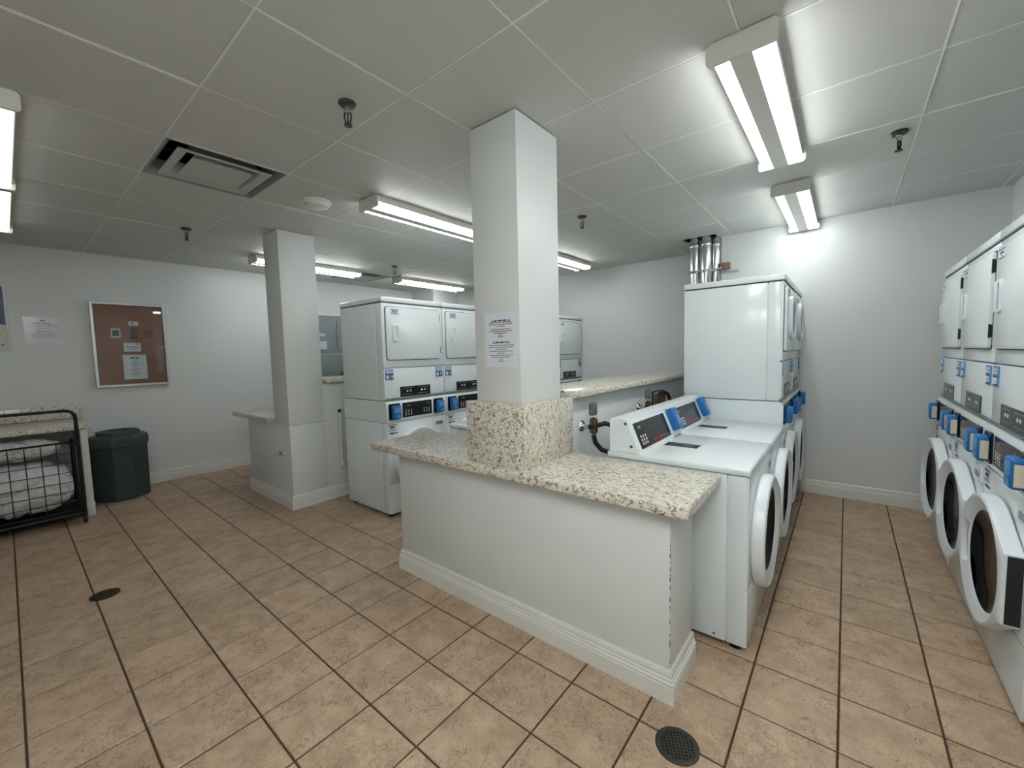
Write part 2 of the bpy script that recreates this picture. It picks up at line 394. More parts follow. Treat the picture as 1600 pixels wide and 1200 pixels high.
for x in xs:
    if XW < x < XR: part('tee', MB().box(x - .014, x + .014, YB, YF2 if x < .5 else YF, H - .004, H + .06), TEE, ceil)
for y in ys:
    if YB < y < YF2: part('tee', MB().box(XW, XR if y < YF else .6, y - .014, y + .014, H - .003, H + .058), TEE, ceil)

# ------------------------------------------------------------------ fluorescent lights
def light(label, x, y, rotz, ln, s, col=(.96, 1, 1, 1)):
    t = thing('ceiling_light', label, 'light', (x, y, H - .004), rotz, 'twin tube ceiling lights')
    hl = ln / 2; em = emis('tube_glow', col, s)
    prof = [(-.33, 0), (-.36, -.1), (-.35, -.165), (-.335, -.165), (-.32, -.1), (-.15, -.085), (-.125, -.29), (.125, -.29), (.15, -.085), (.32, -.1), (.335, -.165), (.35, -.165), (.36, -.1), (.33, 0)]
    key = ('lh', round(ln, 2))
    cpart(key, 'housing', lambda: MB().prism(prof, 'y', -hl + .05, hl - .05), LAMPW, t)
    for sg in (-1, 1):
        cpart(key + ('cap', sg), 'end_cap', lambda: MB().prism([(-.36, -.01), (-.40, -.05), (-.40, -.24), (-.37, -.285), (.37, -.285), (.40, -.24), (.40, -.05), (.36, -.01)], 'y', sg * hl, sg * (hl - .05)), LAMPW, t)
        o = part('tube', MB().tube([(sg * .245, -hl + .055, -.2), (sg * .245, -hl + .08, -.2), (sg * .245, hl - .08, -.2), (sg * .245, hl - .055, -.2)], .08, 14, radii=[.06, .08, .08, .06]), em, t)
    return t
LT = [('twin tube light over the right aisle, nearest the camera', 2.82, 3.3, 0, 4.2, 1.35),
      ('twin tube light at the far end of the right aisle, against the white wall', 2.8, 9.3, 0, 4.1, .9),
      ('twin tube light beside the front column, over the left aisle', -5.32, 3.2, 0, 4.2, .9),
      ('twin tube light half hidden behind the front column, by the far wall', -5.32, 9.7, 0, 4.2, .9),
      ('twin tube light passing behind the far left column', -13.55, 3.5, 0, 4.3, 1.0),
      ('twin tube light farthest away, above the stacked machines at the far left', -13.5, 9.9, 0, 4.3, .9),
      ('twin tube light cut by the left picture edge, upper of the two', -7.55, -4.8, PI / 2, 4.3, .15),
      ('twin tube light cut by the left picture edge, lower of the two', -11.95, -4.8, PI / 2, 4.3, .15)]
LT += [('twin tube light over the camera position, nearer the right wall', 5.0, -5.0, 0, 4.2, 1.9), ('twin tube light over the camera position, nearer the front worktop', 3.2, -5.0, 0, 4.2, 1.9)]
for lb, x, y, rz, ln, k in LT: light(lb, x, y, rz, ln, TUBE * k)

# ------------------------------------------------------------------ ceiling fittings
def sprinkler(label, x, y):
    t = thing('sprinkler', label, 'sprinkler', (x, y, H - .004), rnd.uniform(0, 1), 'fire sprinklers')
    cpart('sp_e', 'escutcheon', lambda: MB().lathe([(0, 0), (.13, 0), (.135, -.02), (.11, -.05), (.06, -.06), (0, -.06)], (0, 0, 0), 20), DARKMETAL, t)
    cpart('sp_b', 'body', lambda: MB().lathe([(0, -.05), (.05, -.05), (.05, -.14), (.035, -.16), (0, -.16)], (0, 0, 0), 12), CHROME, t)
    cpart('sp_f', 'frame_arm', lambda: MB().tube([(.04, 0, -.14), (.055, 0, -.22), (.03, 0, -.3), (0, 0, -.33), (-.03, 0, -.3), (-.055, 0, -.22), (-.04, 0, -.14)], .014, 6).cyl((0, 0, -.15), (0, 0, -.32), .012, 8), DARKMETAL, t)
    cpart('sp_d', 'deflector', lambda: MB().lathe([(0, -.325), (.06, -.325), (.062, -.345), (0, -.35)], (0, 0, 0), 12), DARKMETAL, t)
for lb, x, y in (('metal sprinkler head in the ceiling left of the front column top', -2.15, -1.2), ('metal sprinkler head to the right of the near aisle light', 4.6, 5.93),
                 ('small metal sprinkler head to the right of the front column', -2.13, 6.06), ('dark sprinkler head near the noticeboard wall, beyond the ceiling vent', -11.37, -1.13),
                 ('far small sprinkler head above the left row of machines', -11.5, 6.22)): sprinkler(lb, x, y)
def sq(c, h, z): return [(-h[0] + c[0], -h[1] + c[1], z), (h[0] + c[0], -h[1] + c[1], z), (h[0] + c[0], h[1] + c[1], z), (-h[0] + c[0], h[1] + c[1], z)]
def diffuser(label, x, y):
    t = thing('air_vent', label, 'vent', (x, y, H), 0, 'square ceiling air vents'); c = (0, 0)
    def R(*hz): return MB().loops([sq(c, (h, h), z) for h, z in hz])
    part('frame', R((1.015, .02), (1.015, -.012), (.985, -.012), (.9, .08), (.80, .26), (.80, .3), (.88, .3), (1.0, .06)), DUCTG, t, 20)
    part('louver', R((.80, -.03), (.78, -.045), (.64, -.01), (.50, .20), (.52, .21), (.66, .02), (.80, -.015)), VENTW, t, 20)
    m = MB().loops([sq(c, (.40, .40), .16), sq(c, (.52, .52), -.03), sq(c, (.52, .52), -.045), sq(c, (.1, .1), -.065)], (True, True)); part('center_plate', m, VENTW, t, 20)
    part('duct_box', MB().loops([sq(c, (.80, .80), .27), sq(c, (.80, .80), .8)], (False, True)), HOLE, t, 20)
    m = MB()
    for a in (0, 1): m.box(*((-.86, .86, -.03, .03) if a else (-.03, .03, -.86, .86)), .2, .24)
    part('cross_bar', m, DARKMETAL, t)
    return t
diffuser('square stepped metal air vent in the ceiling left of the front column', PX + PP * -3.5, PY + PP * -.5)
diffuser('far air vent partly hidden behind the light by the far left column', PX + PP * -7.5, PY + PP * 3.5)
t = thing('smoke_detector', 'round off-white smoke detector on the ceiling near the far left column', 'smoke detector', (-6.5, .42, H - .004))
part('base', MB().lathe([(0, 0), (.34, 0), (.345, -.03), (.33, -.05), (0, -.05)], (0, 0, 0), 32), TRIM, t)
part('dome', MB().lathe([(.30, -.05), (.28, -.12), (.2, -.15), (0, -.155)], (0, 0, 0), 32), TRIM, t)
part('indicator', MB().box(-.12, .12, -.30, -.2, -.13, -.09, .02), VENTW, t)
o = part('cover_plate', MB().plate(-.12, .12, -.28, .28, -.05, 0, .05, .02), TRIM); o.location = (-7.5 * S, .36 * S, (H - .004) * S); o.rotation_euler = (PI / 2, 0, 0)
for v in o.data.vertices: v.co.z, v.co.y = v.co.z, v.co.y
o.rotation_euler = (-PI / 2, 0, 0)
tag(o, 'small blank rectangular cover on the ceiling beside the smoke detector', 'cover plate')

# ------------------------------------------------------------------ front island: half wall, worktop, column, shelf
t = thing('half_wall', 'low grey painted half wall with white baseboard under the front granite worktop', 'half wall', (0, 0, 0))
part('wall_body', MB().box(-3.68, 2.22, .52, 1.52, -.012, 2.635, .012, 2), WALL, t)
part('baseboard', molding([(-3.68, 1.52), (-3.68, .52), (2.22, .52), (2.22, 1.52)], side=1), TRIM, t)
mb = MB()
for k in range(22):
    z = rnd.uniform(.5, 2.2); l = rnd.uniform(.015, .07); a = rnd.uniform(.006, .016)
    mb.box(2.222 - a, 2.2215, .5195, .5205 + a * .8, z, z + l)
part('paint_chips', mb, GREYM, t, label='dark chips along the painted corner')['kind'] = 'stuff'
t2 = part('countertop', MB().box(-4.42, 2.5, .3, 2.035, 2.64, 2.81, .035, 3), GRAN); tag(t2, 'front speckled granite worktop on the low half wall', 'countertop')
t = thing('column', 'square white column with granite skirt rising from the front worktop', 'column', (-.785, 1.21, 2.812))
part('shaft', MB().box(-.515, .515, -.61, .61, 0, H - 2.83, .015, 2), WALL, t)
for nm, b in (('granite_cladding', (-.675, .655, -.745, -.615)), ('granite_cladding', (.52, .655, -.612, .83)), ('granite_cladding', (-.655, -.52, -.612, .83))):
    part(nm, MB().box(*b, .001, 1.1 - (0 if b[0] < -.66 else .01), .012, 2), GRAN, t)
t = thing('shelf_wall', 'half-height grey wall behind the machines carrying the raised granite shelf', 'half wall', (0, 0, 0))
part('wall_body', MB().box(-1.3, -.27, 2.05, YF2 - .003, -.012, 3.84, .01, 2), WALL, t)
o = part('granite_shelf', MB().box(-1.5, -.06, 2.1, YF2 - .01, 3.845, 4.0, .04, 3), GRAN); tag(o, 'raised granite shelf running back from the front column to the far wall', 'shelf')

# second island at the left
t = thing('half_wall', 'low grey half wall with baseboard around the foot of the far left column', 'half wall', (0, 0, 0))
part('wall_body', MB().box(-12.92, -9.46, .63, 1.75, -.012, 2.655, .012, 2), WALL, t)
part('baseboard', molding([(-12.92, 1.75), (-12.92, .63), (-9.46, .63), (-9.46, 6.2)], side=1), TRIM, t)
o = part('countertop', MB().box(-14.0, -10.74, .47, 1.75, 2.66, 2.84, .03, 3), GRAN); tag(o, 'small granite worktop to the left of the far left column', 'countertop')
t = thing('column', 'square white column standing farther back at the left', 'column', (-9.96, 1.19, 2.66))
part('shaft', MB().box(-.59, .5, -.56, .56, 0, H - 2.68, .015, 2), WALL, t)
t = thing('shelf_wall', 'half-height wall behind the far left column carrying a granite shelf', 'half wall', (0, 0, 0))
part('wall_body', MB().box(-10.3, -9.5, 1.76, YF2 - .003, -.012, 3.93, .01, 2), WALL, t)
o = part('granite_shelf', MB().box(-10.6, -9.22, 1.78, YF2 - .01, 3.935, 4.1, .04, 3), GRAN); tag(o, 'granite shelf seen between the far left column and the white machines', 'shelf')
t = thing('wall_tap', 'small chrome tap on the front of the far left column', 'tap', (-10.02, .628, 1.72))
part('flange', MB().lathe([(0, 0), (.07, 0), (.06, -.03), (0, -.03)], (0, 0, 0), 16, 'y'), CHROME, t)
part('spout', MB().tube([(0, -.02, 0), (0, -.14, 0), (0, -.2, -.03), (0, -.22, -.1)], .032, 10), CHROME, t)
part('handle', MB().box(-.08, .08, -.12, -.09, .05, .075, .01).cyl((0, -.105, 0), (0, -.105, .06), .018, 8), DARKMETAL, t)
t = thing('drain_pipe', 'white vertical drain pipe on the half wall behind the far left column', 'pipe', (-9.38, 2.24, 1.15))
part('pipe', MB().cyl((0, 0, 0), (0, 0, 1.75), .06, 14), PVC, t)
part('elbow', MB().tube([(0, 0, .1), (0, 0, .0), (.03, .0, -.08), (.12, 0, -.1)], .08, 12), PVC, t)
part('pipe_cap', MB().cyl((0, 0, 1.74), (0, 0, 1.86), .05, 12), RUBBER, t)

# ------------------------------------------------------------------ machines.  local frame: x to the right seen from the front, y into the machine, z up
W = 2.27
def door_outline(theta, grow=0.):
    # D-shaped door: round on the left, drawn out to a flat hinge edge on the right; centre (0,0)
    r0 = .93 + grow; a = math.cos(theta); b = math.sin(theta); xe = 1.0 + grow * .4; he = .46 + grow * .5
    r = r0
    if a > 0:
        # tangent line from circle point at angle t0 to the corner (xe, he)
        t0 = math.radians(68); px, pz = r0 * math.cos(t0), r0 * math.sin(t0)
        th = abs(math.atan2(b, a))
        if th < math.atan2(he, xe): r = xe / a
        elif th < t0:
            dx, dz = xe - px, he - pz; ca, sa = math.cos(th), math.sin(th)
            r = (px * dz - pz * dx) / (ca * dz - sa * dx)
    return r
NA = 72
THS = sorted(set([2 * PI * k / NA for k in range(NA)] + [math.atan2(.46, 1.0), 2 * PI - math.atan2(.46, 1.0)]))
def in_notch(t): return abs(t - PI) < math.radians(23)
def washer_door_mb():
    rings = []
    for ins, y in ((.02, 0), (0, -.02), (0, -.14), (.015, -.178), (.045, -.195)):
        rings.append([((door_outline(t) - ins) * math.cos(t), y, (door_outline(t) - ins) * math.sin(t)) for t in THS])
    for r, y, dn, cx in ((.875, -.195, 0, 0), (.845, -.185, 0, .005), (.835, -.18, .06, .01), (.745, -.155, .045, .06), (.735, -.15, 0, .065), (.70, -.13, 0, .08)):
        rings.append([(r * math.cos(t) + cx, y + (dn if in_notch(t) else 0), r * math.sin(t)) for t in THS])
    return MB().loops(rings)
def washer_front(t, ajar=2.5, zd=1.66):
    # door hung on its right edge, left slightly ajar
    an = -math.radians(ajar); c, sn = math.cos(an), math.sin(an); gx = .08
    d = cpart('wd', 'washer_door', washer_door_mb, WHITEP, t, loc=(.97 - 1.0 * c, -.014 - 1.0 * abs(sn), zd), rot=(0, 0, -an))
    cpart('wdg', 'door_glass', lambda: MB().lathe([(0, -.03), (.36, -.035), (.53, -.055), (.65, -.10), (.705, -.13)], (gx, 0, 0), 40, 'y'), DOORGLASS, d, 'dark round door glass')
    cpart('wdi', 'door_seal', lambda: MB().lathe([(.71, -.128), (.67, -.10), (.645, -.085), (.6, -.055), (.55, -.04)], (gx, 0, 0), 40, 'y'), RUBBER, d)
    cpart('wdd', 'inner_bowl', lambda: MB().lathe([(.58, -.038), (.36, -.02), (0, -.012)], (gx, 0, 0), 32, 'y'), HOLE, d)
    def pk():
        n = 8; A = [PI + math.radians(21) * (2 * k / n - 1) for k in range(n + 1)]
        return MB().add([(r * math.cos(a) + cx, y, r * math.sin(a)) for r, y, cx in ((.83, -.124, .013), (.75, -.115, .057)) for a in A], [(k, k + 1, n + 2 + k, n + 1 + k) for k in range(n)])
    cpart('wdh', 'handle_pocket', pk, GALVB, d, 'grey recessed hand-hold')
    def hp():
        m = MB().box(.995, 1.01, -.15, -.015, -.44, .44)
        for k in range(9): m.box(1.008, 1.014, -.11, -.055, -.39 + k * .09, -.345 + k * .09)
        return m
    cpart('wdp', 'hinge_plate', hp, BLACKM, d, 'black slotted hinge plate')
def reader(t, x, key, stick=True):
    cpart(('slot', x), 'reader_slot', lambda: MB().plate(x - .19, x + .19, 2.9, 3.37, -.055, -.01, .03), BLACK, t, 'black recessed plate')
    r = cpart(('rd', x), 'card_reader', lambda: MB().box(x - .13, x + .15, -.185, -.05, 2.93, 3.32, .035, 3), BLUE, t, 'blue plastic card reader')
    cpart(('rs', x), 'reader_window', lambda: MB().box(x + .149, x + .156, -.155, -.065, 2.97, 3.25), CREAM, r)
    cpart(('rf', x), 'reader_face', lambda: MB().plate(x - .09, x + .12, 3.1, 3.27, -.19, -.18, .03).box(x - .02, x + .1, -.189, -.18, 2.96, 3.05), STICK, r)
    return r
def keys(x0, z0, nx, nz, sx, sz, y, d=.03):
    m = MB()
    for i in range(nx):
        for j in range(nz): m.box(x0 + i * sx, x0 + i * sx + d * 1.3, y - .006, y, z0 + j * sz, z0 + j * sz + d)
    return m
def cab(key, name, t, z0, z1, y0, y1, m=None):
    # cabinet: front frame, side/back body with a fine reveal between them over a slightly smaller core
    def fn():
        h = W / 2
        return MB().box(-h, h, y0, y0 + .27, z0, z1, .018, 2).box(-h, h, y0 + .278, y1, z0, z1, .014, 2).box(-h + .02, h - .02, y0 + .1, y1 - .1, z0 + .02, z1 - .02)
    return cpart(key, name, fn, WHITE, t)
def washer_base(t, ajar=0.):
    cab('wcab', 'washer_cabinet', t, .1, 2.8, 0.01, 2.3)
    cpart('wfp', 'front_panel', lambda: MB().plate(-W / 2 + .01, W / 2 - .01, 1.02, 2.79, -.012, .02, .02, .01), WHITE, t)
    cpart('wkp', 'kick_panel', lambda: MB().plate(-W / 2 + .01, W / 2 - .01, .1, 1.0, -.012, .02, .02, .01), WHITE, t)
    for sx in (-1, 1):
        for y in (.16, 2.1): cpart('wft', 'foot', lambda: MB().lathe([(0, 0), (.09, 0), (.09, .03), (.04, .05), (.04, .13), (0, .13)], (0, 0, 0), 12), RUBBER, t, loc=(sx * .98, y, 0))
    washer_front(t, ajar)
    def dr():
        return MB().plate(.59, 1.06, 2.46, 2.74, -.035, -.01, .03, .012)
    d = cpart('wdr', 'detergent_drawer', dr, WHITEP, t)
    cpart('wdr2', 'drawer_grip_shade', lambda: MB().plate(.67, .98, 2.52, 2.63, -.038, -.033, .04), GALVB, d)  # grey plate paints the soft shadow inside the white grip recess
    cpart('wscr', 'side_screw', lambda: MB().lathe([(0, -.006), (.018, -.006), (.02, 0)], (-W / 2, .45, .17), 10, 'x').lathe([(0, -.006), (.018, -.006), (.02, 0)], (-W / 2, 1.75, .17), 10, 'x'), SEAM, t)
def label_plate(t, key, x0, x1, z0, z1, y, seed):
    p = cpart(key, 'notice_label', lambda: MB().box(x0, x1, y - .006, y, z0, z1), PAPER, t)
    def tx():
        cx, cz, w_, h_ = (x0 + x1) / 2, (z0 + z1) / 2, x1 - x0, z1 - z0
        return print_lines([(cx, cz + h_ * .38, w_ * .95, h_ * .13), (cx, cz + h_ * .05, w_ * .6, h_ * .26), (cx, cz - h_ * .22, w_ * .3, h_ * .08), (cx, cz - h_ * .42, w_ * .9, h_ * .08)], y - .006, seed, .002)
    cpart(key + 't', 'print', tx, INK, p)
def sticker(t, key, x0, num):
    p = cpart(('st', x0), 'number_sticker', lambda: MB().plate(x0, x0 + .27, 4.07, 4.38, .0, .022, .01), STICK, t, 'blue number sticker')
    cpart(('st2', x0), 'number_band', lambda: MB().box(x0 + .01, x0 + .26, -.003, .0, 4.08, 4.24), STICKD, p)
    cpart(('st3', x0), 'white_square', lambda: MB().box(x0 + .025, x0 + .105, -.005, -.003, 4.1, 4.21), PAPER, p)
    cpart(('st4', x0), 'print', lambda: print_lines([(x0 + .135, 4.33, .22, .03), (x0 + .135, 4.28, .22, .03)], .0, 4, .003), PAPER, p)
    o = link('number', text_mesh(str(num), .13, PAPER, .004), p, (x0 + .195, -.006, 4.155), (PI / 2, 0, 0))
def stack(label, x, y, rotz, nums, window=False, group=None, back=False, ajar=0.):
    t = thing('stacked_washer_dryer', label, 'washer dryer', (x, y, 0), rotz, group)
    washer_base(t, ajar)
    cpart('sch', 'control_housing', lambda: MB().prism([(.0, 2.815), (-.025, 2.86), (-.025, 3.36), (.0, 3.42), (.07, 3.45), (2.3, 3.45), (2.3, 2.815)], 'x', -W / 2, W / 2), WHITE, t)
    for q in (-.87, .80): reader(t, q, q)
    d = cpart('sdp', 'display_panel', lambda: MB().plate(-.58, .53, 2.92, 3.36, -.036, -.02, .015), BLACK, t, 'glossy black control panel')
    cpart('sdk', 'keypad', lambda: keys(-.48, 2.97, 3, 4, .1, .048, -.036, .028), KEY, d); cpart('sdk2', 'keypad', lambda: keys(.2, 3.0, 3, 3, .1, .052, -.036, .028), KEY, d)
    cpart('sdd', 'readout', lambda: MB().box(-.42, -.28, -.04, -.036, 3.24, 3.29), GOLD, d); cpart('sdd2', 'readout', lambda: MB().box(.32, .46, -.04, -.036, 3.24, 3.29), GOLD, d)
    label_plate(t, 'wlab', -1.1, -.8, 2.57, 2.77, -.012, 11)
    cpart('wlab2', 'caution_print', lambda: print_lines([(-.92, 2.5, .26, .05)], -.012, 12, .002), INK, t)
    cab('dcab', 'dryer_cabinet', t, 3.47, 6.29, .06, 2.25)
    cpart('drail', 'joining_rail', lambda: MB().box(-W / 2 + .01, W / 2 - .01, .03, .06, 3.47, 3.515, .006, 1), GALVB, t)
    cpart('dlp', 'lower_panel', lambda: MB().plate(-W / 2 + .005, W / 2 - .005, 3.525, 4.408, .02, .062, .02, .012), WHITE, t)
    cpart('dup', 'upper_panel', lambda: MB().plate(-W / 2 + .005, W / 2 - .005, 4.422, 6.295, .02, .062, .02, .012), WHITE, t)
    d = cpart('ddp', 'dryer_display', lambda: MB().plate(-.6, .53, 3.54, 3.84, .008, .022, .01), BLACK, t, 'black printed display panel')
    cpart('ddpt', 'print', lambda: print_lines([(-.32, 3.79, .4, .02), (.24, 3.79, .4, .02), (-.32, 3.6, .42, .018), (.24, 3.6, .42, .018)], .008, 5, .002), GREYTXT, d)
    cpart('ddpk', 'lamp_dots', lambda: keys(-.38, 3.68, 2, 1, .12, .1, .008, .05).add(*[(k.v, k.f) for k in [keys(.16, 3.68, 2, 1, .12, .1, .008, .05)]][0]), KEY, d)
    for q, n in ((-1.09, nums[0]), (.79, nums[1])): sticker(t, q, q, n)
    cpart('dtop', 'top_cap', lambda: MB().box(-W / 2 - .003, W / 2 + .003, -.005, 2.27, 6.315, 6.465, .03, 3), WHITE, t)
    cpart('dsm', 'gap_shade', lambda: MB().box(-W / 2 + .006, W / 2 - .006, .014, 2.24, 6.295, 6.325), SEAM, t, 'painted shade in the gap under the top cap')  # dark strip paints the shade in the gap below the cap
    cpart('dsm2', 'gap_shade', lambda: MB().box(-W / 2 + .008, W / 2 - .008, .03, .3, 4.39, 4.44), SEAM, t, 'painted shade in the gap across the front')  # dark strip paints the shade between lower and upper panels
    cpart('dgap', 'door_gap_shade', lambda: MB().plate(-1.03, .995, 4.632, 6.198, .008, .022, .09), SEAM, t, 'painted shade in the gap around the dryer door')  # dark plate behind the door paints the shade of its surrounding gap
    d = cpart('ddoor', 'dryer_door', lambda: MB().plate(-1.015, .98, 4.65, 6.18, -.045, .008, .08, .02), WHITE, t)
    for z in (5.95, 4.93):
        cpart(('hin', z), 'hinge', lambda: MB().cyl((.988, -.026, z - .11), (.988, -.026, z + .11), .012, 8).box(.978, .996, -.028, .005, z - .1, z + .1), BLACKM, d, 'black hinge')
    if window:
        def rr(h, v, y, n=48, p=3.2):
            o = []
            for k in range(n):
                a = 2 * PI * k / n; ca, sa = math.cos(a), math.sin(a)
                o.append((h * abs(ca) ** (2 / p) * (1 if ca >= 0 else -1), y, 5.47 + v * abs(sa) ** (2 / p) * (1 if sa >= 0 else -1)))
            return [(px - .1, py, pz) for px, py, pz in o]
        cpart('dwr', 'window_ring', lambda: MB().loops([rr(.56, .54, -.043), rr(.56, .54, -.09), rr(.53, .51, -.12), rr(.44, .42, -.12), rr(.40, .38, -.09), rr(.38, .36, -.05)]), WHITEP, d)
        cpart('dwg', 'window_glass', lambda: MB().loops([rr(.40, .38, -.085), rr(.05, .05, -.095)], (True, True)), DOORGLASS, d, 'dark oval door glass')
        cpart('dwd', 'dark_inside', lambda: MB().loops([rr(.40, .38, -.05), rr(.39, .37, -.055)], (True, True)), HOLE, d)
    else:
        def hd():
            m = MB().loops([[(cx + (-.72), y, cz + 5.43) for cx, cz in rrx] for rrx, y in (
                (rrect(.125, .25, .06), -.043), (rrect(.12, .245, .06), -.066), (rrect(.11, .235, .05), -.076), (rrect(.075, .195, .03), -.076), (rrect(.065, .185, .03), -.048), (rrect(.002, .002, .001), -.048))])
            return m.box(-.83, -.765, -.092, -.06, 5.2, 5.66, .012)
        cpart('dhd', 'door_handle', hd, WHITEP, d)
    label_plate(d, 'dlab', -.88, -.57, 5.98, 6.13, -.045, 21)
    if back:
        cpart('bk', 'back_panel', lambda: MB().box(-W / 2 + .01, W / 2 - .01, 2.25, 2.29, 3.5, 6.44, .01, 1), GALVB, t, 'bare grey metal back')
        for i, (a, b) in enumerate(((-1.03, -.1), (.1, 1.03))):
            p = cpart(('bkp', i), 'access_panel', lambda: MB().plate(a, b, 5.05, 6.26, 2.288, 2.33, .12, .0), GALVB, t)
            cpart(('bks', i), 'label', lambda: MB().box(a + .25, b - .25, 2.33, 2.334, 5.1, 5.42).box(a + .3, b - .3, 2.33, 2.334, 5.6, 5.72), PAPER, p)
        cpart('bkr', 'seam_bar', lambda: MB().box(-W / 2, W / 2, 2.288, 2.31, 4.86, 4.92), CHROME, t)
        cpart('bkc', 'power_cord', lambda: MB().tube([(-.35, 2.34, 4.85), (-.42, 2.36, 4.5), (-.3, 2.38, 4.2), (-.1, 2.4, 4.0), (.2, 2.42, 3.85)], .03, 8), RUBBER, t)
    return t
def rrect(h, v, r, seg=4):
    o = []
    for cx, cz, s in ((h - r, v - r, 0), (-h + r, v - r, 1), (-h + r, -v + r, 2), (h - r, -v + r, 3)):
        for k in range(seg + 1):
            a = (s + k / seg) * PI / 2; o.append((cx + r * math.cos(a), cz + r * math.sin(a)))
    return o
E90 = PI / 2
GL, GR, GE = 'stacked machines in the left row', 'stacked machines along the right wall', 'stacked machines at the back of the island'
lab = ['white stacked washer and dryer nearest the far left column, stickers 10 and 9', 'white stacked washer and dryer half hidden by the front column, stickers 12 and 11',
       'white stacked washer and dryer third from the front in the left row', 'white stacked washer and dryer fourth from the front in the left row',
       'white stacked washer and dryer at the far wall, seen right of the front column']
for k in range(5): stack(lab[k], -6.33, 2.0 + 2.285 * k + 1.15, E90, (10 + 2 * k, 9 + 2 * k), False, GL)
lab = ['white stacked washer and dryer deepest along the right wall', 'white stacked washer and dryer in the middle of the right wall row', 'white stacked washer and dryer nearest the camera, cut by the right edge']
for k in range(3): stack(lab[k], 5.74, 9.58 - 2.31 * k - 1.155, -E90, (24 + 2 * k, 23 + 2 * k), False, GR, False, 2.2)
lab = ['white stacked washer and dryer behind the two low washers, below the metal ducts', 'white stacked washer and dryer deepest on the island, against the white wall']
for k in range(2): stack(lab[k], 2.80, 6.71 + 2.31 * k + 1.155, E90, (20 + 2 * k, 19 + 2 * k), True, GE)
stack('stacked machine showing its bare grey metal back beside the far left column', -14.4, 2.5 + 1.155, -E90, (2, 1), False, None, True)

def washer(label, x, y, rotz, group, full=True):
    t = thing('front_load_washer', label, 'washer', (x, y, 0), rotz, group)
    washer_base(t)
    cpart('lid', 'top_lid', lambda: MB().box(-W / 2 - .005, W / 2 + .005, -.03, 2.3, 2.81, 2.925, .035, 3), WHITE, t)
    cpart('con', 'console', lambda: MB().prism([(1.68, 2.93), (1.92, 3.5), (1.98, 3.53), (2.22, 3.53), (2.24, 3.5), (2.24, 2.93)], 'x', -W / 2 + .005, W / 2 - .005), WHITE, t)
    # sloping control face: local plane u = x, v up the slope
    a = math.atan2(.57, .24); Rm = (a, 0, 0); org = (0, 1.68, 2.93)
    f = cpart('cfr', 'control_face', lambda: MB().box(-W / 2 + .08, .66, -.03, .59, -.002, .012, .006, 1).box(-1.12, 1.12, .0, .015, .0, .014), WHITEP, t, loc=org, rot=Rm)
    p = cpart('cpl', 'control_panel', lambda: MB().box(-.98, .60, .06, .54, .012, .02), BLACK, f, 'black control panel')
    cpart('ckp', 'keypad', lambda: [m_ for m_ in [MB()] for i in range(3) for j in range(3) if [m_.box(-.88 + i * .1, -.82 + i * .1, .12 + j * .065, .165 + j * .065, .02, .026, .006, 1)]][0], KEY, f)
    cpart('cln', 'print', lambda: MB().box(-.50, -.495, .09, .52, .02, .022).box(-.85, -.72, .42, .47, .02, .022), GREYTXT, f)
    o = link('brand_print', text_mesh('Speed Queen', .085, RED, .003), f, (-.1, .135, .021))
    cpart('csl', 'print', lambda: MB().box(.14, .36, .125, .14, .02, .022), GREYTXT, f)
    r = cpart('crd', 'card_reader', lambda: MB().box(.80, 1.08, .1, .58, .0, .16, .03, 3), BLUE, f, 'blue plastic card reader')
    cpart('cre', 'reader_face', lambda: MB().box(.86, 1.0, .2, .42, .158, .164), STICK, f)
    for z in (.1, .5): cpart(('scw', z), 'console_screw', lambda: MB().lathe([(0, -.01), (.025, -.01), (.025, 0)], (-W / 2 + .005, 1.86 + (.08 if z > .3 else -.03), 2.95 + z), 10, 'x'), DARKMETAL, t)
    lp = cpart('llb', 'warning_label', lambda: MB().box(-.12, .18, 1.0, 1.6, 2.925, 2.929), BLACKM, t, 'black warning strip on the lid', loc=(0, 0, 0))
    cpart('llt', 'print', lambda: MB().box(-.05, -.03, 1.05, 1.55, 2.929, 2.931).box(.02, .05, 1.1, 1.3, 2.929, 2.931).box(.08, .1, 1.05, 1.5, 2.929, 2.931), GREYTXT, lp)
    return t
GW = 'low front-load washers on the island'
washer('low white washer beside the front worktop, nearest of the two facing the right aisle', 2.86, 2.055 + 1.155, E90, GW)
washer('low white washer between the nearest low washer and the stacked machines', 2.86, 2.055 + 2.31 + 1.155, E90, GW)
washer('low white washer facing the left aisle, just behind the front column', -4.25, 2.55 + 1.155, -E90, GW)

